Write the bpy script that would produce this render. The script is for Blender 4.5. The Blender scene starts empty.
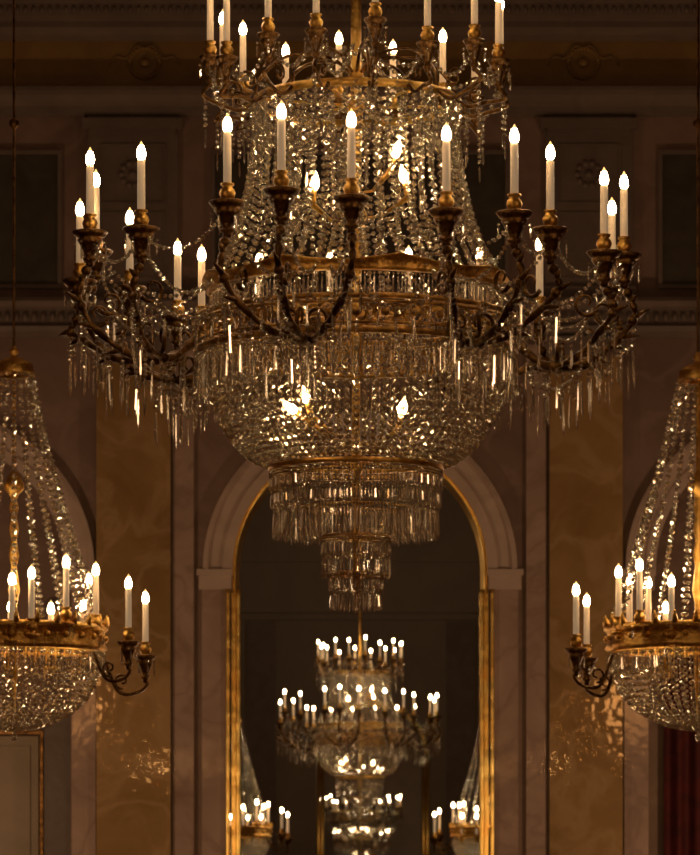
import bpy, math, random
import numpy as np
from mathutils import Vector, Matrix
random.seed(7)
R = random.random
F = 3800.0; YH = 902.0; CAMZ = 1.6
scene = bpy.context.scene
col = scene.collection
pi = math.pi

# ---------------------------------------------------------------- materials
def newmat(name):
    m = bpy.data.materials.new(name); m.use_nodes = True
    nt = m.node_tree; nt.nodes.clear()
    out = nt.nodes.new('ShaderNodeOutputMaterial')
    return m, nt, out
def N(nt, t, **kw):
    n = nt.nodes.new(t)
    for k, v in kw.items(): setattr(n, k, v)
    return n
def pbr(name, c1, c2, scale=5, rough=.4, metal=0, bump=.0, bscale=40, detail=6, emis=0):
    m, nt, out = newmat(name)
    b = N(nt, 'ShaderNodeBsdfPrincipled')
    tc = N(nt, 'ShaderNodeTexCoord')
    nz = N(nt, 'ShaderNodeTexNoise'); nz.inputs['Scale'].default_value = scale; nz.inputs['Detail'].default_value = detail
    nz.inputs['Distortion'].default_value = .8
    cr = N(nt, 'ShaderNodeValToRGB')
    cr.color_ramp.elements[0].position = .35; cr.color_ramp.elements[1].position = .68
    cr.color_ramp.elements[0].color = (*c1, 1); cr.color_ramp.elements[1].color = (*c2, 1)
    nt.links.new(tc.outputs['Object'], nz.inputs['Vector'])
    nt.links.new(nz.outputs['Fac'], cr.inputs['Fac'])
    nt.links.new(cr.outputs['Color'], b.inputs['Base Color'])
    b.inputs['Roughness'].default_value = rough; b.inputs['Metallic'].default_value = metal
    if emis:
        nt.links.new(cr.outputs['Color'], b.inputs['Emission Color']); b.inputs['Emission Strength'].default_value = emis
    if bump:
        n2 = N(nt, 'ShaderNodeTexNoise'); n2.inputs['Scale'].default_value = bscale; n2.inputs['Detail'].default_value = 3
        bp = N(nt, 'ShaderNodeBump'); bp.inputs['Strength'].default_value = bump; bp.inputs['Distance'].default_value = .02
        nt.links.new(tc.outputs['Object'], n2.inputs['Vector'])
        nt.links.new(n2.outputs['Fac'], bp.inputs['Height']); nt.links.new(bp.outputs['Normal'], b.inputs['Normal'])
    nt.links.new(b.outputs['BSDF'], out.inputs['Surface'])
    return m
def marble(name, c1, c2, vein, scale=1.2, rough=.2, bumpd=.0030, bsc=7, vamt=.3, spec=.5):
    m, nt, out = newmat(name)
    b = N(nt, 'ShaderNodeBsdfPrincipled'); tc = N(nt, 'ShaderNodeTexCoord')
    nz = N(nt, 'ShaderNodeTexNoise'); nz.inputs['Scale'].default_value = scale; nz.inputs['Detail'].default_value = 10
    nz.inputs['Roughness'].default_value = .65; nz.inputs['Distortion'].default_value = .6
    cr = N(nt, 'ShaderNodeValToRGB')
    e = cr.color_ramp.elements
    e[0].position = .3; e[0].color = (*c1, 1); e[1].position = .75; e[1].color = (*c2, 1)
    nv = N(nt, 'ShaderNodeTexNoise'); nv.inputs['Scale'].default_value = scale*1.3; nv.inputs['Detail'].default_value = 9
    nv.inputs['Distortion'].default_value = .7
    cv = N(nt, 'ShaderNodeValToRGB'); ev = cv.color_ramp.elements
    ev[0].position = .44; ev[0].color = (0, 0, 0, 1); ev[1].position = .56; ev[1].color = (0, 0, 0, 1)
    mid = ev.new(.5); mid.color = (vamt, vamt, vamt, 1)
    mx = N(nt, 'ShaderNodeMix', data_type='RGBA')
    nt.links.new(tc.outputs['Object'], nz.inputs['Vector']); nt.links.new(tc.outputs['Object'], nv.inputs['Vector'])
    nt.links.new(nz.outputs['Fac'], cr.inputs['Fac']); nt.links.new(nv.outputs['Fac'], cv.inputs['Fac'])
    nt.links.new(cv.outputs['Color'], mx.inputs[0]); nt.links.new(cr.outputs['Color'], mx.inputs[6])
    mx.inputs[7].default_value = (*vein, 1)
    nt.links.new(mx.outputs[2], b.inputs['Base Color'])
    b.inputs['Roughness'].default_value = rough
    b.inputs['Specular IOR Level'].default_value = spec
    b.inputs['Specular Tint'].default_value = (1, .66, .34, 1)
    n2 = N(nt, 'ShaderNodeTexNoise'); n2.inputs['Scale'].default_value = bsc; n2.inputs['Detail'].default_value = 1
    bp = N(nt, 'ShaderNodeBump'); bp.inputs['Strength'].default_value = .3; bp.inputs['Distance'].default_value = bumpd
    nt.links.new(tc.outputs['Object'], n2.inputs['Vector']); nt.links.new(n2.outputs['Fac'], bp.inputs['Height'])
    nt.links.new(bp.outputs['Normal'], b.inputs['Normal'])
    nt.links.new(b.outputs['BSDF'], out.inputs['Surface'])
    return m
def crystal(name, gcol, tcol, wt, wglass, rough):
    m, nt, out = newmat(name)
    g = N(nt, 'ShaderNodeBsdfGlossy'); g.inputs['Color'].default_value = (*gcol, 1); g.inputs['Roughness'].default_value = rough
    t = N(nt, 'ShaderNodeBsdfTransparent'); t.inputs['Color'].default_value = (*tcol, 1)
    gl = N(nt, 'ShaderNodeBsdfGlass'); gl.inputs['Color'].default_value = (*gcol, 1); gl.inputs['Roughness'].default_value = .03; gl.inputs['IOR'].default_value = 1.5
    m1 = N(nt, 'ShaderNodeMixShader'); m1.inputs[0].default_value = wglass/(1-wt)
    m2 = N(nt, 'ShaderNodeMixShader'); m2.inputs[0].default_value = wt
    nt.links.new(g.outputs[0], m1.inputs[1]); nt.links.new(gl.outputs[0], m1.inputs[2])
    nt.links.new(m1.outputs[0], m2.inputs[1]); nt.links.new(t.outputs[0], m2.inputs[2])
    nt.links.new(m2.outputs[0], out.inputs['Surface'])
    return m
def emit(name, c, s):
    m, nt, out = newmat(name)
    e = N(nt, 'ShaderNodeEmission'); e.inputs['Color'].default_value = (*c, 1); e.inputs['Strength'].default_value = s
    nt.links.new(e.outputs[0], out.inputs['Surface'])
    return m
GOLD = pbr('gilt_metal', (.60, .32, .07), (.96, .58, .16), 12, .28, 1, .35, 60)
GOLDB = pbr('antique_gilt', (.34, .17, .04), (.74, .42, .12), 16, .32, 1, .5, 50)
GOLDF = pbr('gilt_frame', (.95, .60, .16), (1, .78, .28), 3, .30, 1, .6, 5)
BRONZE = pbr('dark_bronze', (.085, .038, .014), (.30, .16, .055), 14, .34, 1, .4, 50)
CRYS = crystal('cut_crystal', (1, .97, .90), (.94, .91, .85), .26, .28, .14)
WAX = pbr('candle_wax_self_lit', (.80, .55, .30), (.86, .61, .35), 3, .5, 0, 0, 10, emis=.24)  # tubes emit a little everywhere, standing in for flame light in the wax
BULB = emit('flame_bulb_glow', (1, .72, .41), 64)
BULBE = emit('flame_bulb_edge', (1, .58, .18), 2.0)
BULBI = emit('inner_bulb_glow', (1, .68, .34), 40)
M_WALL = marble('marble_mauve', (.15, .104, .093), (.25, .176, .156), (.32, .23, .195), .9, .30)
M_PALE = marble('marble_pale', (.28, .198, .165), (.46, .338, .285), (.18, .118, .09), 1.3, .07, .0040, 9, .35, .15)
M_OCHRE = marble('marble_ochre', (.23, .14, .058), (.38, .245, .115), (.48, .33, .19), 1.1, .035, .0055, 9, .4, .34)
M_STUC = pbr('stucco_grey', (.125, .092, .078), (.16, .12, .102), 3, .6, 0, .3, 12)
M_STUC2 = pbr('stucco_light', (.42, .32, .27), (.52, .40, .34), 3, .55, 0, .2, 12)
M_FRZ = pbr('frieze_ochre', (.20, .115, .032), (.26, .155, .045), 2, .6, 0, .3, 10)
M_GREEN = pbr('panel_dark', (.035, .028, .020), (.06, .048, .034), 4, .5, 0, .4, 8)
M_DARK = pbr('reflected_wall', (.15, .11, .075), (.20, .15, .105), .6, .5)  # for walls modelled as mirror reflections behind the arch
M_DOOR = pbr('door_paint', (.20, .14, .085), (.25, .18, .11), 2, .4)
M_RED = pbr('red_velvet', (.05, .004, .004), (.10, .008, .008), 6, .8)
M_FLOOR = pbr('parquet', (.16, .08, .035), (.26, .13, .06), 3, .25)
M_CEIL = pbr('ceiling_plaster', (.4, .35, .3), (.46, .4, .34), 2, .8)

# ---------------------------------------------------------------- mesh tools
def mesh(name, V, Fc, mat, smooth=False, mats=None, mi=None):
    me = bpy.data.meshes.new(name)
    me.from_pydata([tuple(v) for v in V], [], [tuple(f) for f in Fc])
    for m in (mats or [mat]): me.materials.append(m)
    if mi is not None: me.polygons.foreach_set('material_index', mi)
    if smooth: me.polygons.foreach_set('use_smooth', [True]*len(me.polygons))
    me.update()
    return me
def obj(name, me, parent=None, loc=(0, 0, 0), **props):
    o = bpy.data.objects.new(name, me); col.objects.link(o)
    o.location = loc
    if parent: o.parent = parent
    for k, v in props.items(): o[k] = v
    return o
def merge(parts):
    V = []; Fc = []
    for v, f in parts:
        n = len(V); V.extend([tuple(p) for p in v]); Fc.extend([tuple(i+n for i in q) for q in f])
    return V, Fc
def lathe(prof, n=24, cx=0, cy=0):
    V = []; Fc = []
    for r, z in prof:
        for i in range(n):
            a = 2*pi*i/n; V.append((cx+r*math.cos(a), cy+r*math.sin(a), z))
    for j in range(len(prof)-1):
        for i in range(n):
            k = (i+1) % n
            Fc.append((j*n+i, j*n+k, (j+1)*n+k, (j+1)*n+i))
    return V, Fc
def tube(pts, rad, n=8, closed=False):
    P = [Vector(p) for p in pts]; m = len(P); V = []; Fc = []
    up = Vector((0.13, 0.2, 1)).normalized()
    for i, p in enumerate(P):
        if closed: t = P[(i+1) % m]-P[i-1]
        else: t = P[min(i+1, m-1)]-P[max(i-1, 0)]
        t.normalize()
        a = t.cross(up)
        if a.length < .05: a = t.cross(Vector((1, 0, 0)))
        a.normalize(); b = a.cross(t)
        r = rad[i] if hasattr(rad, '__len__') else rad
        for k in range(n):
            q = 2*pi*k/n; V.append(p+a*math.cos(q)*r+b*math.sin(q)*r)
    for i in range(m if closed else m-1):
        j = (i+1) % m
        for k in range(n):
            l = (k+1) % n; Fc.append((i*n+k, i*n+l, j*n+l, j*n+k))
    if not closed:
        Fc.append(tuple(range(n))[::-1]); Fc.append(tuple((m-1)*n+k for k in range(n)))
    return V, Fc
def catmull(C, k=8):
    C = [Vector(c) for c in C]; C = [C[0]*2-C[1]]+C+[C[-1]*2-C[-2]]
    out = []
    for i in range(1, len(C)-2):
        p0, p1, p2, p3 = C[i-1:i+3]
        for s in range(k):
            t = s/k
            out.append(.5*((2*p1)+(p2-p0)*t+(2*p0-5*p1+4*p2-p3)*t*t+(3*p1-p0-3*p2+p3)*t**3))
    out.append(C[-2]); return out
def torus(r, z, rad, n=64, m=6):
    return tube([(r*math.cos(2*pi*i/n), r*math.sin(2*pi*i/n), z) for i in range(n)], rad, m, True)
def ball(x, y, z, r, n=8, rz=None):
    rz = rz or r
    k = 6
    return lathe([(max(r*math.sin(pi*i/k), .0005), z+rz*math.cos(pi*i/k)) for i in range(k+1)], n, x, y)

# crystal templates
def tmpl_bead(n=6):
    V = [(0, 0, .82)]+[(.55*math.cos(2*pi*i/n), .55*math.sin(2*pi*i/n), .62) for i in range(n)]
    V += [(math.cos(2*pi*(i+.5)/n), math.sin(2*pi*(i+.5)/n), 0) for i in range(n)]
    V += [(0, 0, -.95)]
    Fc = []
    for i in range(n):
        j = (i+1) % n
        Fc += [(0, 1+i, 1+j), (1+i, 1+n+i, 1+j), (1+j, 1+n+i, 1+n+j), (1+n+i, 2*n+1, 1+n+j)]
    return np.array(V), Fc
def tmpl_prism():
    V = [(0, 0, 0)]; n = 4
    for z, r in ((-.12, .8), (-.80, 1.0)):
        V += [(r*math.cos(2*pi*i/n), r*math.sin(2*pi*i/n)*.75, z) for i in range(n)]
    V.append((0, 0, -1)); Fc = []
    for i in range(n):
        j = (i+1) % n
        Fc += [(0, 1+j, 1+i), (1+i, 1+j, 1+n+j, 1+n+i), (1+n+i, 1+n+j, 2*n+1)]
    return np.array(V), Fc
TB = tmpl_bead(6); TP = tmpl_prism()
class Crys:
    def __init__(s): s.V = []; s.F = []; s.n = 0; s.wob = 1.3
    def add(s, T, M, p):
        v = T[0] @ M.T + np.array(p)
        s.V.append(v); n = s.n
        s.F.extend([tuple(i+n for i in f) for f in T[1]]); s.n += len(v)
    def bead(s, p, r):
        a = R()*6.28; b = (R()-.5)*s.wob; c = (R()-.5)*s.wob
        M = Matrix.Rotation(a, 3, 'Z') @ Matrix.Rotation(b, 3, 'X') @ Matrix.Rotation(c, 3, 'Y')
        s.add(TB, np.array(M)*r, p)
    def prism(s, p, L, r):
        M = Matrix.Rotation((R()-.5)*.09, 3, 'X') @ Matrix.Rotation((R()-.5)*.09, 3, 'Y') @ Matrix.Rotation(R()*6.28, 3, 'Z') @ Matrix.Diagonal((r, r, L))
        s.add(TP, np.array(M), p)
    def strand(s, pts, r, gap=2.05, var=.06):
        P = [Vector(p) for p in pts]; acc = 0; step = r*gap
        s.bead(P[0], r)
        for a, b in zip(P, P[1:]):
            L = (b-a).length
            if L < 1e-6: continue
            t = step-acc
            while t < L:
                s.bead(a.lerp(b, t/L), r*(1+(R()-.5)*var)); t += step
            acc = L-(t-step)
    def swag(s, a, b, sag, r, drops=0, dl=.06):
        a = Vector(a); b = Vector(b); pts = []
        for i in range(13):
            t = i/12; p = a.lerp(b, t); p.z -= sag*4*t*(1-t); pts.append(p)
        s.strand(pts, r)
        if drops:
            for i in range(drops):
                t = (i+.5)/drops; p = a.lerp(b, t); p.z -= sag*4*t*(1-t)+r
                s.bead((p.x, p.y, p.z-r), r*.8)
                s.prism((p.x, p.y, p.z-2*r), dl*(.7+.5*R()), r*.65)
    def fringe(s, rad, z, L, spacing, w, beads=1, jit=.1, br=None):
        n = max(6, int(2*pi*rad/spacing))
        for i in range(n):
            a = 2*pi*(i+.15*R())/n; x = rad*math.cos(a); y = rad*math.sin(a); zz = z
            b = br or w*1.1
            for k in range(beads):
                s.bead((x, y, zz-b), b); zz -= 2*b
            s.prism((x, y, zz), L*(1-jit/2+jit*R()), w)
    def data(s): return np.concatenate(s.V) if s.V else np.zeros((0, 3)), s.F

# ---------------------------------------------------------------- candle templates
FL, TL, VL = .082, .205, .09
FPROF = [(.006, 0), (.0130, .006), (.0185, .018), (.0195, .030), (.0165, .046), (.0100, .063), (.0040, .076), (.0004, .082)]
def flame_geo(): return lathe(FPROF, 12)
FMI = [1]*12+[0]*12*4+[1]*12*2
def tube_geo():
    return lathe([(.001, TL), (.0145, TL), (.0162, TL-.004), (.0170, .0), (.001, 0)], 14)
def cup_geo():
    return lathe([(.001, 0), (.022, 0), (.014, .012), (.028, .03), (.034, .05), (.028, .066), (.019, .074), (.028, .082), (.028, .09), (.001, .09)], 14)
def pan_geo():
    return lathe([(.001, .002), (.056, .008), (.072, .018), (.078, .012), (.064, -.006), (.049, -.012), (.056, -.020), (.046, -.036), (.036, -.054), (.027, -.074), (.020, -.090), (.030, -.098), (.030, -.106), (.017, -.116), (.020, -.124), (.010, -.135), (.001, -.135)], 18)
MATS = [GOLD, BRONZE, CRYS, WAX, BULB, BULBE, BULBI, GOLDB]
ME = {}
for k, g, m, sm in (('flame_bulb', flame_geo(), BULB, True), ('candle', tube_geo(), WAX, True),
                    ('candle_cup', cup_geo(), GOLD, True), ('drip_pan', pan_geo(), BRONZE, True)):
    if k == 'flame_bulb': ME[k] = (mesh(k, *g, m, sm, [BULB, BULBE], FMI), g, m)
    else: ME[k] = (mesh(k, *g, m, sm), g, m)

class Chand:
    """collects parts in local coordinates; can spawn object tree or one joined mesh"""
    def __init__(s): s.parts = []; s.arms = []
    def part(s, name, geo, mat, smooth=True, **pr): s.parts.append((name, geo, mat, smooth, pr))
    def arm(s, geo, tip, mat=None, scale=1.0, name='candle_arm', pan=1.0): s.arms.append((geo, Vector(tip), mat or BRONZE, scale, name, pan))
    def spawn(s, loc, label, group=None):
        e = bpy.data.objects.new('chandelier', None); col.objects.link(e); e.location = loc
        e.empty_display_size = .3
        e['label'] = label; e['category'] = 'chandelier'
        if group: e['group'] = group
        for name, geo, mat, sm, pr in s.parts:
            obj(name, mesh(name, *geo, mat, sm), e, **pr)
        for geo, tip, mat, sc, nm, pan in s.arms:
            a = obj(nm, mesh(nm, *geo, mat, True), e)
            zf = tip.z-FL*sc; zt = zf-TL*sc; zc = zt-VL*sc
            for k, z in (('drip_pan', zc), ('candle_cup', zc), ('candle', zt), ('flame_bulb', zf)):
                if k == 'drip_pan' and not pan: continue
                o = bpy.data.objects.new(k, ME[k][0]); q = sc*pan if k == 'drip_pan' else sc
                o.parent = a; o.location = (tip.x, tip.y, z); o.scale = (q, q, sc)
                col.objects.link(o)
        return e
    def joined(s, name):
        V = []; Fc = []; mi = []
        def put(geo, mat, off=(0, 0, 0), sc=1.0, fm=None):
            n = len(V)
            V.extend([(p[0]*sc+off[0], p[1]*sc+off[1], p[2]*sc+off[2]) for p in geo[0]])
            Fc.extend([tuple(i+n for i in f) for f in geo[1]])
            mi.extend([4+q for q in fm] if fm else [MATS.index(mat)]*len(geo[1]))
        for name_, geo, mat, _, pr in s.parts: put(geo, mat)
        for geo, tip, mat, sc, nm, pan in s.arms:
            put(geo, mat)
            zf = tip.z-FL*sc; zt = zf-TL*sc; zc = zt-VL*sc
            for k, z in (('drip_pan', zc), ('candle_cup', zc), ('candle', zt), ('flame_bulb', zf)):
                if k == 'drip_pan' and not pan: continue
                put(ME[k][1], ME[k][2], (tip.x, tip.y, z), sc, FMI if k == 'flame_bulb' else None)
        return mesh(name, V, Fc, None, False, MATS, mi)

# ================================================================ MAIN CHANDELIER
D1 = 16.5; S1 = F/D1; CX1 = 356
def Z1(y): return (YH-y)/S1
def build_main():
    C = Chand()
    cx = (CX1-350)/S1
    zc = 12-CAMZ
    prof = [(.001, zc), (.023, zc), (.023, Z1(70)), (.034, Z1(75)), (.023, Z1(80)), (.025, Z1(92))]
    prof += [(.045, Z1(100)), (.06, Z1(104)), (.03, Z1(112)), (.02, Z1(200)), (.05, Z1(215)), (.03, Z1(235)), (.02, Z1(300)), (.06, Z1(315)), (.03, Z1(330)), (.018, Z1(360)),
             (.018, Z1(455)), (.05, Z1(462)), (.02, Z1(475)), (.015, Z1(530)), (.014, Z1(600)), (.001, Z1(602))]
    C.part('rod', lathe(prof, 14), GOLD)
    g = [lathe([(.43, Z1(107)), (.442, Z1(107)), (.452, Z1(103)), (.444, Z1(99)), (.43, Z1(99)), (.43, Z1(107))], 64)]
    for i in range(6):
        a = 2*pi*i/6+.2
        g.append(tube([(.03*math.cos(a), .03*math.sin(a), Z1(106)), (.44*math.cos(a), .44*math.sin(a), Z1(103))], .007, 6))
    C.part('upper_hoop', merge(g), GOLD)
    n = 192; V = []; Fc = []
    rk = .645
    for i in range(n):
        a = 2*pi*i/n
        pk = abs(math.cos(a*4+.4))
        top = Z1(286)+.030*(1-pk)
        for r, z in ((rk-.02, Z1(294)), (rk+.008, Z1(292.5)), (rk+.002, Z1(290)), (rk+.012, top), (rk+.024, top+.008), (rk+.006, top+.012), (rk-.022, Z1(291))):
            V.append((r*math.cos(a), r*math.sin(a), z))
    m = 7
    for i in range(n):
        k = (i+1) % n
        for j in range(m):
            l = (j+1) % m
            Fc.append((i*m+j, k*m+j, k*m+l, i*m+l))
    C.part('crown_hoop', (V, Fc), GOLD)
    rb = .69
    g = [torus(rb, Z1(320), .013, 96), torus(rb, Z1(353), .016, 96), torus(rb+.012, Z1(346.5), .007, 96), torus(rb+.012, Z1(326), .007, 96)]
    nn = 36
    for i in range(nn):
        a = 2*pi*i/nn; c = Vector((rb*math.cos(a), rb*math.sin(a), Z1(336))); t = Vector((-math.sin(a), math.cos(a), 0)); u = Vector((0, 0, 1))
        rr = .044
        g.append(tube([c+t*rr*math.cos(q)+u*rr*math.sin(q) for q in [2*pi*k/14 for k in range(14)]], .0075, 6, True))
        g.append(ball(c.x*1.012, c.y*1.012, c.z, .020, 8))
        for sgn in (-1, 1):
            sp = []
            for k in range(12):
                q = k/11*5.5; r2 = .032*(1-k/14)
                sp.append(c+t*(sgn*(.060-r2*math.cos(q)*.8))+u*(r2*math.sin(q)*1.2))
            g.append(tube(sp, .006, 5))
    for i in range(8):
        a = 2*pi*i/8+.3
        g.append(tube([(.02*math.cos(a), .02*math.sin(a), Z1(318)), (rb*math.cos(a), rb*math.sin(a), Z1(340))], .008, 5))
    C.part('main_band', merge(g), GOLDB)
    C.part('basket_hoop', merge([torus(.370, Z1(462), .011, 72), torus(.370, Z1(469), .013, 72)] +
           [tube([(.02, 0, Z1(463)), (.37*math.cos(a), .37*math.sin(a), Z1(466))], .006, 5) for a in [i*pi/3+.4 for i in range(6)]]), GOLD)
    C.part('finial_hoop', merge([torus(.148, Z1(537), .006, 40), torus(.118, Z1(574), .006, 40), torus(.24, Z1(508), .005, 48)] +
           [tube([(0, 0, Z1(y)), (r*math.cos(a), r*math.sin(a), Z1(y))], .005, 4) for y, r in ((537, .148), (574, .118), (508, .24)) for a in [i*pi/2+.4 for i in range(4)]]), GOLD)
    # ---- crystals
    c = Crys()
    for i in range(30):
        a = 2*pi*i/30; x = .42*math.cos(a); y = .42*math.sin(a); nb = 5+3*(i % 3)
        for k in range(nb): c.bead((x, y, Z1(111)-.029*k), .014)
        c.prism((x, y, Z1(111)-.029*nb+.01), .09, .008)
    for i in range(18):
        a = 2*pi*(i+.5)/18; x = .29*math.cos(a); y = .29*math.sin(a)
        for k in range(14+4*(i % 3)): c.bead((x, y, Z1(112)-.031*k), .015)
    for i in range(16):
        a = 2*pi*i/16; b = 2*pi*(i+1)/16
        c.swag((.455*math.cos(a), .455*math.sin(a), Z1(104)), (.455*math.cos(b), .455*math.sin(b), Z1(104)), .13, .0135)
    C.part('upper_crystal_curtain', c.data(), CRYS, False, kind='stuff')
    c = Crys(); c.wob = 1.0
    ns = 44
    for i in range(ns):
        a = 2*pi*(i+.25)/ns
        pts = catmull([(r*math.cos(a), r*math.sin(a), Z1(y)) for r, y in ((.435, 108), (.445, 140), (.463, 175), (.498, 212), (.548, 245), (.61, 270), (.65, 288))], 3)
        c.strand(pts, .0168, 2.02, .02)
    for i in range(16):
        a = 2*pi*(i+.25)/16
        pts = catmull([(r*math.cos(a), r*math.sin(a), Z1(y)) for r, y in ((.22, 190), (.27, 225), (.36, 255), (.48, 288))], 3)
        c.strand(pts, .0145, 2.1)
    C.part('crystal_tent', c.data(), CRYS, False, kind='stuff')
    c = Crys()
    c.fringe(rk-.01, Z1(295), .085, .020, .0062, 1, .15)
    for i in range(26):
        a = 2*pi*i/26; b = 2*pi*(i+1)/26; r = rb+.02
        c.swag((r*math.cos(a), r*math.sin(a), Z1(320)), (r*math.cos(b), r*math.sin(b), Z1(320)), .07, .0105, 3, .06)
    C.part('crown_fringe', c.data(), CRYS, False, kind='stuff')
    c = Crys()
    c.fringe(.70, Z1(356), .150, .0170, .0062, 2, .10)
    C.part('band_fringe', c.data(), CRYS, False, kind='stuff')
    c = Crys(); c.wob = .75
    ns = 92
    prof = catmull([(r, 0, Z1(y)) for r, y in ((.665, 362), (.640, 385), (.605, 412), (.55, 436), (.468, 456), (.375, 466))], 8)
    for i in range(ns):
        a = 2*pi*i/ns
        pts = [(p.x*math.cos(a), p.x*math.sin(a), p.z) for p in prof]
        c.strand(pts, .0172, 2.06, .0)
    C.part('crystal_basket', c.data(), CRYS, False, kind='stuff')
    c = Crys()
    c.fringe(.374, Z1(470), .055, .0150, .0057, 3, .06)
    c.fringe(.368, Z1(487), .055, .0150, .0057, 3, .06)
    c.fringe(.358, Z1(504), .115, .0150, .0057, 3, .08)
    c.fringe(.24, Z1(508), .115, .0150, .0057, 2, .06)
    C.part('basket_fringe', c.data(), CRYS, False, kind='stuff')
    c = Crys()
    c.fringe(.150, Z1(538), .055, .0140, .0054, 2, .06)
    c.fringe(.146, Z1(554), .085, .0140, .0054, 2, .06)
    c.fringe(.118, Z1(575), .050, .0140, .0054, 2, .06)
    c.fringe(.110, Z1(589), .070, .0140, .0054, 2, .06)
    for i in range(5): c.bead((0, 0, Z1(603+i*2.4)), .012)
    C.part('finial_fringe', c.data(), CRYS, False, kind='stuff')
    # ---- inner bulbs
    for (x, y, tx, d) in ((315, 180, .1, -.34), (397, 148, .3, -.34), (403, 173, -.2, -.34), (288, 406, -.9, -.42), (304, 393, -.3, -.42), (403, 405, .2, -.42)):
        X = (x-CX1)*(D1+d)/F; Zt = (YH-y)*(D1+d)/F
        M = Matrix.Translation((X, d, Zt)) @ Matrix.Rotation(tx, 4, 'Y') @ Matrix.Translation((0, 0, -.045))
        gv = flame_geo(); V = [M @ Vector(v) for v in gv[0]]
        C.part('inner_bulb', (V, gv[1]), BULBI)
        base = M @ Vector((0, 0, 0)); low = M @ Vector((0, 0, -.06))
        C.part('bulb_socket', tube([base, low, (low.x*.5, low.y*.5, low.z-.05), (0, 0, low.z-.03)], [.012, .014, .006, .006], 8), GOLD)
    # ---- big arms
    groups = [[(227, 113, -1.0), (281, 100, -1.15), (351, 108, -1.1)],
              [(446, 122, -.95), (514, 124, -.95), (550, 141, -.8)],
              [(141, 141, -.7), (90, 147, -.3), (80, 198, .12)],
              [(604, 167, -.3), (624, 171, 0), (612, 197, .3)],
              [(96, 169, .28), (130, 207, .6), (178, 238, .9)],
              [(202, 244, 1.0), (260, 250, 1.1), (330, 249, 1.17)],
              [(409, 245, 1.15), (480, 243, 1.08), (540, 234, .88)]]
    cr = Crys(); pans = []
    for gi, G in enumerate(groups):
        tips = []
        for x, y, d in G:
            X = (x-CX1)*(D1+d)/F; tips.append(Vector((X, d, (YH-y)*(D1+d)/F)))
        cen = sum(tips, Vector())/3; ha = math.atan2(cen.y, cen.x)
        for ti, t in enumerate(tips):
            a = math.atan2(t.y, t.x); rc = math.hypot(t.x, t.y)
            da = (a-ha+pi) % (2*pi)-pi
            zs = t.z-FL-TL-VL-.13
            def pt(f, r, z):
                q = ha+da*f; return Vector((r*math.cos(q), r*math.sin(q), z))
            h0 = Z1(344)
            ctl = [pt(.0, .70, h0), pt(.10, .70+.30*(rc-.7), h0-.095), pt(.50, .70+.66*(rc-.7), h0-.075), pt(.86, rc-.015, h0+.030), pt(1.0, rc+.045, h0+.5*(zs-h0)), pt(1.02, rc+.03, zs-.055), pt(1, rc, zs+.01)]
            path = catmull(ctl, 8)
            rad = [.0175-.006*i/len(path)+.0035*math.sin(i*.9) for i in range(len(path))]
            g = [tube(path, rad, 8)]
            ou = Vector((math.cos(ha+da*.5), math.sin(ha+da*.5), 0))
            sp = []
            base2 = pt(.90, rc-.085, h0+.12)
            for k in range(16):
                q = -.6-k/15*6.5; rr = .062*(1-k/19)
                sp.append(base2+ou*(rr*math.cos(q))+Vector((0, 0, rr*math.sin(q)+.02)))
            g.append(tube(sp, [.0105-.006*k/15 for k in range(16)], 6))
            sp = []
            tt = Vector((-math.sin(ha), math.cos(ha), 0))*(1 if da > 0 else -1)
            b3 = pt(.25, .70+.38*(rc-.7), h0-.02)
            for k in range(18):
                q = -pi/2+k/17*6.5; rr = .062*(1-k/22)
                sp.append(b3+tt*(rr*math.cos(q))*(1 if abs(da) > .05 else .3)+ou*(.02)+Vector((0, 0, rr*math.sin(q)+.0)))
            g.append(tube(sp, [.011-.007*k/17 for k in range(18)], 6))
            for f in (.35, .5, .65, .8):
                p = path[int(f*len(path))]; tg = (path[int(f*len(path))+1]-p).normalized()
                nrm = Vector((-tg.z*ou.x, -tg.z*ou.y, math.hypot(tg.x, tg.y)))
                g.append(tube([p, p+tg*.03-nrm*.024, p+tg*.06-nrm*.055], [.013, .012, .002], 6))
            for f in (.22, .62, .9):
                p = path[int(f*len(path))]; g.append(ball(p.x, p.y, p.z, .023, 8))
            C.arm(merge(g), t)
            pans.append((a, Vector((t.x, t.y, zs+.12)), t))
            pz = zs+.11
            q = ha+da*.4
            cr.swag((t.x, t.y, pz-.03), ((rk+.02)*math.cos(q), (rk+.02)*math.sin(q), Z1(290)), .12, .012, 0)
            for k in range(6):
                an = 2*pi*k/6; px = t.x+.066*math.cos(an); py = t.y+.066*math.sin(an)
                cr.bead((px, py, pz-.015), .008); cr.prism((px, py, pz-.024), .05+.02*R(), .0058)
            for k in range(10):
                p = path[int((.10+.58*k/9)*len(path))]
                nb = random.randint(2, 6)
                for b in range(nb): cr.bead((p.x, p.y, p.z-.025-.0215*b), .0110)
                cr.prism((p.x, p.y, p.z-.02-.0215*nb), .10+.09*R(), .0066)
    pans.sort(key=lambda q: q[0])
    for (a, p, t), (b, q, u) in zip(pans, pans[1:]+pans[:1]):
        if (p-q).length < .75:
            cr.swag(p, q, .11, .0120)
            pm = Vector((p.x*.93, p.y*.93, p.z-.27)); qm = Vector((q.x*.93, q.y*.93, q.z-.27))
            cr.swag(pm, qm, .12, .0120, 5, .10)
    C.part('arm_garland', cr.data(), CRYS, False, kind='stuff')
    # ---- upper arms
    cr = Crys(); n = 16; prev = []
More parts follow.
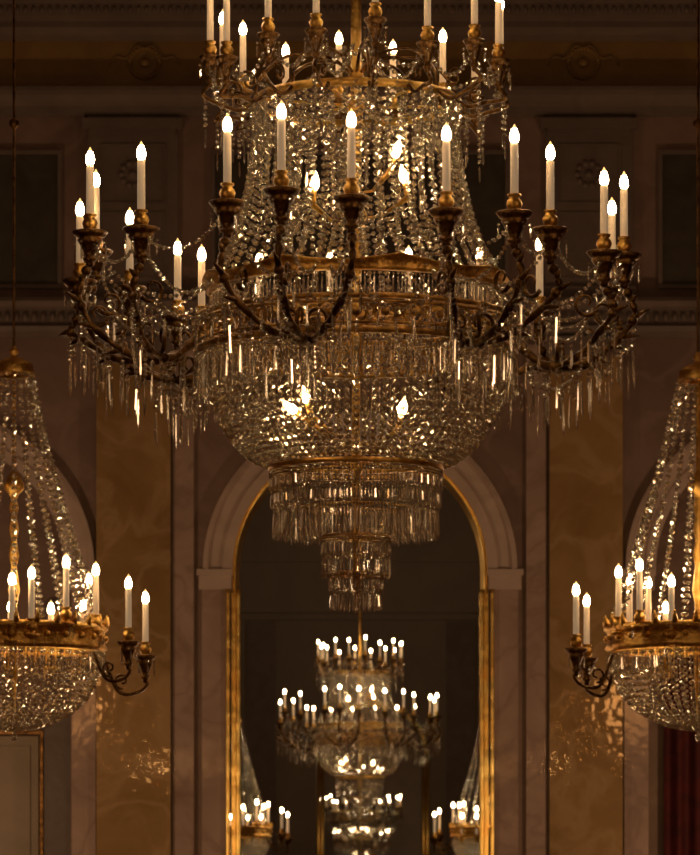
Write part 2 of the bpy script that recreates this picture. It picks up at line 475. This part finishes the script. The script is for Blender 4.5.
    for i in range(n):
        a = 2*pi*(i+.32)/n; rc = .635-.03*(i % 3 == 1)
        tip = Vector((rc*math.cos(a), rc*math.sin(a), Z1(0)+(.05, -.02, .03, .01)[i % 4]-.04*math.sin(a)))
        sc = .88
        zs = tip.z-(FL+TL+VL+.13)*sc
        def pt(r, z): return Vector((r*math.cos(a), r*math.sin(a), z))
        path = catmull([pt(.44, Z1(103)), pt(.50, Z1(113)), pt(.57, Z1(110)), pt(rc+.03, zs-.04), pt(rc, zs+.01)], 6)
        g = [tube(path, .0095, 6)]
        sp = [pt(.53+.042*(1-k/18)*math.cos(1+k/13*6), Z1(94)+.042*(1-k/18)*math.sin(1+k/13*6)) for k in range(14)]
        g.append(tube(sp, .0065, 5))
        if i % 2 == 0:
            sp = catmull([pt(.44, Z1(103)), pt(.42, Z1(82)), pt(.30, Z1(58)), pt(.12, Z1(58)), pt(.02, Z1(74))], 5)
            g.append(tube(sp, .008, 5))
        C.arm(merge(g), tip, BRONZE, sc, 'candle_arm', .72)
        pz = zs+.12*sc; prev.append(Vector((tip.x, tip.y, pz)))
        for k in range(4):
            an = 2*pi*k/4; px = tip.x+.045*math.cos(an); py = tip.y+.045*math.sin(an)
            cr.bead((px, py, pz-.015), .008); cr.prism((px, py, pz-.026), .04+.02*R(), .006)
        for k in range(3):
            p = path[int((.2+.5*k/2)*len(path))]
            for b in range(5): cr.bead((p.x, p.y, p.z-.02-.025*b), .012)
            cr.prism((p.x, p.y, p.z-.14), .06+.04*R(), .007)
    for i in range(n):
        cr.swag(prev[i], prev[(i+1) % n], .12, .0130)
        a = 2*pi*(i+.32)/n
        if i % 2: cr.swag(prev[i], Vector((.05*math.cos(a), .05*math.sin(a), Z1(48))), .14, .0130)
    C.part('upper_garland', cr.data(), CRYS, False, kind='stuff')
    return C, cx
CM, cxm = build_main()
CM.spawn((cxm, D1, CAMZ), "huge gilt bronze chandelier with tiered cut crystal and lit candles")

# ================================================================ SIDE CHANDELIERS
D2 = 22.6; S2 = F/D2
def Z2(y): return (YH-y)/S2
def build_side(cxp, ring, outer, cy):
    C = Chand(); zc = 12-CAMZ; dy = 4
    prof = [(.001, zc), (.008, zc), (.008, Z2(118)), (.03, Z2(121)), (.03, Z2(126)), (.008, Z2(129)), (.008, Z2(cy-22))]
    C.part('rod', lathe(prof, 10), BRONZE)
    prof = [(.008, Z2(cy-22)), (.022, Z2(cy-19)), (.03, Z2(cy-16)), (.014, Z2(cy-12)), (.014, Z2(cy-5)), (.012, Z2(400)),
             (.012, Z2(470)), (.030, Z2(474)), (.060, Z2(484)), (.062, Z2(489)), (.028, Z2(495)), (.018, Z2(500)), (.030, Z2(508)), (.017, Z2(516)), (.030, Z2(530)), (.017, Z2(540)),
             (.032, Z2(556)), (.017, Z2(566)), (.036, Z2(590)), (.018, Z2(605)), (.03, Z2(640)), (.012, Z2(700)), (.001, Z2(722))]
    C.part('stem', lathe(prof, 12), GOLD)
    g = [lathe([(.09, Z2(cy+8)), (.115, Z2(cy+8)), (.122, Z2(cy+5)), (.114, Z2(cy+2)), (.118, Z2(cy-2)), (.10, Z2(cy-5)), (.06, Z2(cy-9)), (.015, Z2(cy-12))], 32)]
    C.part('top_crown', merge(g), GOLD)
    g = [lathe([(.505, Z2(648+dy)), (.535, Z2(648+dy)), (.557, Z2(645+dy)), (.54, Z2(641+dy)), (.54, Z2(629+dy)), (.562, Z2(626+dy)), (.545, Z2(622+dy)), (.505, Z2(622+dy)), (.505, Z2(648+dy))], 64)]
    for i in range(28):
        a = 2*pi*i/28; g.append(ball(.545*math.cos(a), .545*math.sin(a), Z2(635+dy), .020, 6))
    for i in range(28):
        a = 2*pi*(i+.5)/28
        g.append(tube([(.54*math.cos(a), .54*math.sin(a), Z2(624+dy)), (.555*math.cos(a), .555*math.sin(a), Z2(617+dy)), (.56*math.cos(a), .56*math.sin(a), Z2(612+dy))], [.022, .014, .003], 5))
    for i in range(6):
        a = 2*pi*i/6+.5; g.append(tube([(0, 0, Z2(640+dy)), (.53*math.cos(a), .53*math.sin(a), Z2(636+dy))], .007, 5))
    C.part('hoop', merge(g), GOLD)
    c = Crys(); c.wob = 1.0
    for i in range(20):
        a = 2*pi*(i+.3)/20
        pts = catmull([(r*math.cos(a), r*math.sin(a), Z2(y)) for r, y in ((.115, cy+8), (.17, 422), (.265, 485), (.37, 545), (.455, 590), (.53, 622+dy))], 4)
        c.strand(pts, .0190, 2.1, .02)
    C.part('crystal_tent', c.data(), CRYS, False, kind='stuff')
    c = Crys(); c.wob = .75
    c.fringe(.54, Z2(649+dy), .10, .020, .0068, 2, .1)
    prof = catmull([(r, 0, Z2(y)) for r, y in ((.52, 652+dy), (.505, 672), (.45, 694), (.35, 711), (.20, 724), (.05, 729))], 6)
    for i in range(54):
        a = 2*pi*i/54
        c.strand([(p.x*math.cos(a), p.x*math.sin(a), p.z) for p in prof], .0185, 2.08, .0)
    for i in range(3): c.bead((0, 0, Z2(731+i*4)), .02)
    C.part('crystal_basket', c.data(), CRYS, False, kind='stuff')
    cr = Crys(); sc = 1.10
    for x, y, fr in ring:
        rr = .53
        X = (x-cxp)*(D2-.3*fr)/F
        X = max(-.525, min(.525, X)); d = -fr*math.sqrt(rr*rr-X*X)
        t = Vector((X, d, (YH-y)*(D2+d)/F)); zb = t.z-(FL+TL+VL)*sc
        zl = min(Z2(628), zb-.02)
        C.arm(merge([lathe([(.001, zb+.004), (.050, zb+.008), (.052, zb), (.036, zb-.012), (.014, zb-.022), (.012, zl)], 12, t.x, t.y)]), t, GOLD, sc, 'candle_holder', 0)
        for k in range(4):
            an = 2*pi*k/4+.5; px = t.x+.045*math.cos(an); py = t.y+.045*math.sin(an)
            cr.bead((px, py, zb-.01), .009); cr.prism((px, py, zb-.02), .05+.03*R(), .007)
    for x, y, d in outer:
        X = (x-cxp)*(D2+d)/F; t = Vector((X, d, (YH-y)*(D2+d)/F))
        a = math.atan2(t.y, t.x); rc = math.hypot(t.x, t.y)
        zs = t.z-(FL+TL+VL+.13*.8)*sc
        def pt(r, z): return Vector((r*math.cos(a), r*math.sin(a), z))
        path = catmull([pt(.53, Z2(655)), pt(.53+.35*(rc-.53), zs-.08), pt(.53+.8*(rc-.53), zs-.09), pt(rc+.01, zs-.04), pt(rc, zs+.01)], 7)
        g = [tube(path, .011, 7)]
        sp = [pt(.53+.45*(rc-.53)+.05*(1-k/18)*math.cos(-1.5-k/13*6.5), zs-.02+.05*(1-k/18)*math.sin(-1.5-k/13*6.5)) for k in range(14)]
        g.append(tube(sp, .007, 5))
        C.arm(merge(g), t, None, sc, 'candle_arm', .8)
        for k in range(5):
            an = 2*pi*k/5; px = t.x+.05*math.cos(an); py = t.y+.05*math.sin(an)
            cr.bead((px, py, zs+.09), .010); cr.prism((px, py, zs+.08), .06+.03*R(), .008)
    C.part('arm_garland', cr.data(), CRYS, False, kind='stuff')
    return C
cl = 14; crr = 698
LR = [(20, 570, 1), (39, 564, 1), (72, 553, 1), (99, 561, 1), (84, 571, -1), (78, 597, -1), (44, 600, -1), (3, 598, -1),
      (-8, 566, 1), (-44, 560, 1), (-72, 570, -1), (-60, 596, -1), (-30, 600, -1)]
LO = [(133, 574, -.3), (144, 589, .1), (-104, 574, -.3), (-116, 589, .1)]
RR = [(615, 563, 1), (634, 556, 1), (664, 572, 1), (697, 549, 1), (635, 571, -1), (655, 574, -1), (673, 599, -1),
      (724, 560, 1), (760, 563, 1), (780, 571, 1), (762, 596, -1), (716, 600, -1)]
RO = [(573, 581, -.2), (592, 592, .35), (824, 575, -.3), (810, 590, .35)]
CL = build_side(cl, LR, LO, 368); CR = build_side(crr, RR, RO, 374)
lab2 = "smaller gilt chandelier with open crystal bead strands and lit candles"
CL.spawn(((cl-350)/S2, D2, CAMZ), lab2, "pair of smaller crystal chandeliers")
CR.spawn(((crr-350)/S2, D2, CAMZ), lab2, "pair of smaller crystal chandeliers")
jm = CM.joined('chandelier'); js = CL.joined('chandelier')
for d, px in ((57.5, 360), (112, 361), (165, 362)):  # main chandelier's mirror reflections, modelled as copies behind the arch
    obj('chandelier', jm, None, ((px-350)*d/F, d, CAMZ), label="mirror reflection of the tiered crystal chandelier, modelled behind the gilded arch", category='chandelier', group="modelled chandelier reflections in the gilded arch")
for d, px, flip in ((55, 234, 1), (55, 488, -1)):  # side chandeliers' mirror reflections, modelled the same way
    o = obj('chandelier', js, None, ((px-350)*d/F, d, CAMZ-.55), label="mirror reflection of a smaller crystal chandelier, modelled beside the arch edge", category='chandelier', group="modelled reflections of smaller chandeliers in the gilded arch")
    if flip < 0: o.rotation_euler[2] = pi

# ================================================================ ROOM
DW = 37.0; SW = F/DW
def WX(x): return (x-350)/SW
def WZ(y): return CAMZ+(YH-y)/SW
TOPZ = 12.0
def boxg(x0, x1, y0, y1, z0, z1):
    V = [(x, y, z) for x in (x0, x1) for y in (y0, y1) for z in (z0, z1)]
    return V, [(0, 1, 3, 2), (4, 6, 7, 5), (0, 4, 5, 1), (2, 3, 7, 6), (0, 2, 6, 4), (1, 5, 7, 3)]
def arch_wall(name, Y, centers, r, spring, mat, x0, x1):
    V = []; Fc = []
    def quad(xa, xb, za, zb):
        n = len(V); V.extend([(xa, Y, za), (xb, Y, zb), (xb, Y, TOPZ), (xa, Y, TOPZ)]); Fc.append((n, n+1, n+2, n+3))
    def jamb(xa, za, xb, zb):
        n = len(V); V.extend([(xa, Y, za), (xb, Y, zb), (xb, Y+.35, zb), (xa, Y+.35, za)]); Fc.append((n, n+1, n+2, n+3))
    cur = x0
    for c in centers:
        quad(cur, c-r, 0, 0); jamb(c-r, 0, c-r, spring)
        k = 32; P = [(c-r*math.cos(pi*i/k), spring+r*math.sin(pi*i/k)) for i in range(k+1)]
        for a, b in zip(P, P[1:]): quad(a[0], b[0], a[1], b[1]); jamb(a[0], a[1], b[0], b[1])
        jamb(c+r, 0, c+r, spring); cur = c+r
    quad(cur, x1, 0, 0)
    return obj(name, mesh(name, V, Fc, mat), kind='structure')
BC = [-62, 360, 782]
ro = 133/SW
arch_wall('wall_back', DW, [WX(c) for c in BC], ro, WZ(570), M_WALL, -8, 8)
tn = [0]
def trim(geo, mat, smooth=False, name=None):
    tn[0] += 1
    n = name or 'trim_%d' % tn[0]
    return obj(n, mesh(n, *geo, mat, smooth), kind='structure')
def wbox(x0, x1, y0, y1, proj, y_back=0):
    return boxg(WX(x0), WX(x1), DW-proj, DW+.02+y_back, WZ(y1), WZ(y0))
YF = YH+CAMZ*SW
def mould(ys_proj, mat):
    V = []; Fc = []
    for y, p in ys_proj:
        V += [(-8, DW-p, WZ(y)), (8, DW-p, WZ(y))]
    for i in range(len(ys_proj)-1): Fc.append((2*i, 2*i+1, 2*i+3, 2*i+2))
    return trim((V, Fc), mat)
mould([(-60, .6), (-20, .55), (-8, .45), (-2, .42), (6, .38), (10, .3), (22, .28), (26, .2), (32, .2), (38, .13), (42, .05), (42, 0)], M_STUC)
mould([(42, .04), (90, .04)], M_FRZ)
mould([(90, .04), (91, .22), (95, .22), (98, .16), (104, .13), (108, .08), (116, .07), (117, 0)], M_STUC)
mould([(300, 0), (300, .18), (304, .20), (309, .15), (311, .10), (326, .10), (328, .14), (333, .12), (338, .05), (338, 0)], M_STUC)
g = []
for x in range(-100, 800, 9): g.append(ball(WX(x), DW-.11, WZ(318.5), .030, 8, .048))
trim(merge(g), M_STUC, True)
g = []
for x in range(-100, 800, 8): g.append(ball(WX(x), DW-.29, WZ(16), .026, 6, .04))
trim(merge(g), M_STUC, True)
def wreath(x, y, r=17):
    g = []; cx, cz = WX(x), WZ(y); rr = r/SW
    for i in range(26):
        a = 2*pi*i/26
        g.append(ball(cx+rr*math.cos(a), DW-.05, cz+rr*math.sin(a), .024, 6))
    for s_ in (-1, 1):
        pts = [(cx+s_*(rr*.2+t*.32), DW-.05, cz+rr*1.05-.16*t+.035*math.sin(t*10)) for t in [i/10 for i in range(11)]]
        g.append(tube(pts, [.018-.013*i/10 for i in range(11)], 6))
    g.append(ball(cx, DW-.05, cz, .05, 10))
    return merge(g)
for x in (145, 360, 583): trim(wreath(x, 64, 15), M_FRZ, True)
def frame3(x0, x1, y0, y1, z0, z1, w):
    return merge([boxg(x0, x1, y0, y1, z0, z0+w), boxg(x0, x1, y0, y1, z1-w, z1), boxg(x0, x0+w, y0, y1, z0+w, z1-w), boxg(x1-w, x1, y0, y1, z0+w, z1-w)])
def framed(x0, x1, y0, y1, w=4, proj=.1):
    return frame3(WX(x0), WX(x1), DW-proj, DW+.02, WZ(y1), WZ(y0), w/SW)
for x0, x1 in ((88, 178), (545, 632)):
    trim(merge([wbox(x0, x1, 117, 300, .06), wbox(x0-5, x1+5, 120, 130, .11), wbox(x0+2, x1-2, 130, 136, .08), wbox(x0-3, x1+3, 288, 300, .10)]), M_STUC)
    trim(merge([framed(x0+12, x1-12, 145, 205, 2, .07), framed(x0+12, x1-12, 213, 280, 2, .07)]), M_STUC)
    g = []
    cx, cz = WX((x0+x1)/2), WZ(175)
    for k in range(10):
        a = 2*pi*k/10; g.append(ball(cx+.11*math.cos(a), DW-.05, cz+.11*math.sin(a), .035, 8))
    g.append(ball(cx, DW-.05, cz, .045, 10))
    trim(merge(g), M_STUC, True)
for x0, x1 in ((-60, 58), (662, 785), (215, 505)):
    trim(wbox(x0, x1, 155, 285, .03), M_GREEN)
    trim(framed(x0-4, x1+4, 151, 289, 4, .05), M_STUC)
for x0, x1 in ((97, 171), (549, 622)):
    trim(merge([wbox(x0, x1, 350, YF, .10)]), M_OCHRE)
    trim(merge([wbox(x0-3, x1+3, 338, 352, .13), wbox(x0-1, x1+1, 352, 357, .11)]), M_STUC)
for x0, x1 in ((173, 194), (526, 546)):
    trim(wbox(x0, x1, 345, YF, .05), M_PALE)
def arch_sweep(c, prof, full=True, k=40):
    V = []; Fc = []; st = []
    if full: st.append(('L',))
    for i in range(k+1): st.append(('A', pi*i/k))
    if full: st.append(('R',))
    for s_ in st:
        for r, y in prof:
            rr = r/SW; cx = WX(c); z = WZ(570)
            if s_[0] == 'L': V.append((cx-rr, y, 0))
            elif s_[0] == 'R': V.append((cx+rr, y, 0))
            else: V.append((cx-rr*math.cos(s_[1]), y, z+rr*math.sin(s_[1])))
    m = len(prof)
    for i in range(len(st)-1):
        for j in range(m-1):
            Fc.append((i*m+j, i*m+j+1, (i+1)*m+j+1, (i+1)*m+j))
    return V, Fc
for c in BC:
    trim(arch_sweep(c, [(157, DW), (157, DW-.10), (152, DW-.12), (150, DW-.08), (139, DW-.07), (137, DW-.10), (127, DW-.10), (127, DW)], False), M_STUC2)
    g = []
    for s_ in (-1, 1):
        a, b = sorted((c+s_*134, c+s_*158)); g.append(wbox(a, b, 588, YF, .05))
    trim(merge(g), M_PALE)
    g = []
    for s_ in (-1, 1):
        a, b = sorted((c+s_*128, c+s_*161)); g.append(wbox(a, b, 576, 590, .075))
        a, b = sorted((c+s_*127, c+s_*163)); g.append(wbox(a, b, 570, 576, .118))
    trim(merge(g), M_STUC2)
g = [arch_sweep(360, [(127, DW-.09)]+[(126.5-1.5*(1-math.cos(pi*k/6)), DW-.06-.03*math.sin(pi*k/6)) for k in range(7)]+[(123, DW+.02), (121, DW+.2)], True)]
for s_ in (-1, 1):
    for px, w, ph in ((132, 4, 0), (127, 2.5, 1), (121.5, 4.5, 2)):
        xx = WX(360+s_*px); rr = w/SW/2
        zt = WZ(590); n = 110
        pts = [(xx, DW-.075, zt*i/n) for i in range(n+1)]
        rad = [rr*(1+.07*math.sin(i*1.1+ph)) for i in range(n+1)]
        g.append(tube(pts, rad, 10))
obj('arch_frame', mesh('arch_frame', *merge(g), GOLDF, True), label="gilded ribbed arch frame glinting around the tall mirror, left open", category='arched frame')
trim(boxg(WX(-200), WX(75), DW+.36, DW+.4, 0, WZ(430)), M_WALL)
trim(boxg(WX(645), WX(920), DW+.36, DW+.4, 0, WZ(430)), M_WALL)
cx0, cx1 = WX(-62-100), WX(36)
obj('door_1', mesh('door_1', *boxg(cx0, cx1, DW+.28, DW+.35, 0, WZ(735)), M_DOOR), kind='structure')
g = []
for a, b in ((cx0+.08, (cx0+cx1)/2-.05), ((cx0+cx1)/2+.05, cx1-.08)):
    for z0, z1 in ((.2, 1.1), (1.25, WZ(745))): g.append(frame3(a, b, DW+.26, DW+.29, z0, z1, .04))
trim(merge(g), M_DOOR)
trim(merge([boxg(cx1+.02, cx1+.05, DW+.22, DW+.36, 0, WZ(733)), boxg(cx0, cx1+.05, DW+.22, DW+.36, WZ(733), WZ(730))]), BRONZE)
trim(boxg(cx1+.06, WX(70), DW+.24, DW+.36, 0, WZ(600)), M_STUC)
V = []; Fc = []; n = 160
x0, x1 = WX(666), WX(900)
zt = WZ(640)
for i in range(n+1):
    t = i/n; x = x0+(x1-x0)*t; yy = DW+.24+.05*math.sin(t*75)+.02*math.sin(t*31)
    for z in (0.02, zt*.5, zt): V.append((x, yy, z))
for i in range(n):
    for j in range(2): Fc.append((i*3+j, (i+1)*3+j, (i+1)*3+j+1, i*3+j+1))
obj('curtain', mesh('curtain', V, Fc, M_RED, True), label="dark red velvet curtain hanging in folds in the arched niche", category='curtain')

def plane(name, V, mat): return obj(name, mesh(name, V, [(0, 1, 2, 3)], mat), kind='structure')
plane('floor', [(-8, -11, 0), (8, -11, 0), (8, 190, 0), (-8, 190, 0)], M_FLOOR)
plane('ceiling', [(-8, -11, TOPZ), (-8, 190, TOPZ), (8, 190, TOPZ), (8, -11, TOPZ)], M_CEIL)
plane('wall_left', [(-8, -11, 0), (-8, 190, 0), (-8, 190, TOPZ), (-8, -11, TOPZ)], M_WALL)
plane('wall_right', [(8, -11, 0), (8, -11, TOPZ), (8, 190, TOPZ), (8, 190, 0)], M_WALL)
plane('wall_front', [(-8, -11, 0), (-8, -11, TOPZ), (8, -11, TOPZ), (8, -11, 0)], M_WALL)
DW2 = 85.0; s2 = F/DW2  # opposite wall as mirrored in the arch, modelled as geometry behind it
cx = (373-350)/s2
arch_wall('wall_reflected', DW2, [cx], 1.27, CAMZ+(YH-757)/s2, M_DARK, -8, 8)
def b2(x0, x1, y0, y1, p): return boxg((x0-350)/s2, (x1-350)/s2, DW2-p, DW2+.02, CAMZ+(YH-y1)/s2, CAMZ+(YH-y0)/s2)
trim(merge([b2(150, 560, 606, 613, .10), b2(150, 560, 613.5, 620, .06), b2(150, 560, 556, 562, .06)]), M_DARK)
trim(merge([b2(246, 276, 622, 1000, .12), b2(446, 476, 622, 1000, .12)]), M_STUC)
g = []
for sgn in (-1, 1):
    for k in (0, 1):
        xx = cx+sgn*(1.22-.09*k)
        g.append(tube([(xx, DW2-.05, 0), (xx, DW2-.05, CAMZ+(YH-757)/s2)], .045, 8))
g.append(tube([(cx-1.2*math.cos(pi*i/30), DW2-.05, CAMZ+(YH-757)/s2+1.2*math.sin(pi*i/30)) for i in range(31)], .07, 8))
obj('arch_frame', mesh('arch_frame_reflected', *merge(g), GOLDF, True), label="modelled mirror reflection of a gilded arch frame on a dark wall", category='arched frame')
plane('wall_far', [(-8, 172, 0), (8, 172, 0), (8, 172, TOPZ), (-8, 172, TOPZ)], M_DARK)

# ================================================================ LIGHT
def point(name, loc, power, rad=.4, c=(1, .62, .32)):
    l = bpy.data.lights.new(name, 'POINT'); l.energy = power; l.color = c; l.shadow_soft_size = rad
    o = bpy.data.objects.new(name, l); col.objects.link(o); o.location = loc
    return o
for s_ in (-1, 1):
    point('added_fill', (5.2*s_, 32.5, 2.2), 235, .10)  # added fill to brighten the back wall, no fixture stands here
    # candle-sized lamps of further chandeliers beside the view; they glint in the polished marble
    for x, z in ((2.75, 4.1), (3.0, 4.35), (3.3, 4.05), (3.6, 4.3), (3.9, 4.0), (3.15, 3.7), (3.5, 3.6)):
        point('candle_lamp', (x*s_, 22.2+.3*R(), z-.05+.1*R()), 1.5 if s_ > 0 else .6, .03, (1, .50, .16))
point('added_fill', (0, 24, 9), 8, .5)  # remaining fills are added too, for the hall and the space behind the arch
point('added_fill', (0, 27, .9), 90, .3)
point('added_fill', (-5, 8, 5), 170, .5); point('added_fill', (5, 8, 5), 170, .5)
point('added_fill', (0, 70, 9.5), 420, .5); point('added_fill', (-5, 45, 5), 140, .5)
point('added_fill', (5, 145, 7), 1200, .5)
w = bpy.data.worlds.new('w'); scene.world = w; w.use_nodes = True
w.node_tree.nodes['Background'].inputs[0].default_value = (.02, .014, .01, 1)
w.node_tree.nodes['Background'].inputs[1].default_value = .5
# ================================================================ CAMERA
cam = bpy.data.cameras.new('camera'); co = bpy.data.objects.new('camera', cam); col.objects.link(co)
co.location = (0, 0, CAMZ); co.rotation_euler = (pi/2, 0, 0)
cam.sensor_fit = 'HORIZONTAL'; cam.sensor_width = 36; cam.lens = F/700*36
cam.shift_y = (YH-427.5)/700
cam.clip_end = 500
cam.dof.use_dof = True; cam.dof.focus_distance = 16.6; cam.dof.aperture_fstop = 11
scene.camera = co
scene.view_settings.view_transform = 'Standard'
scene.view_settings.look = 'None'
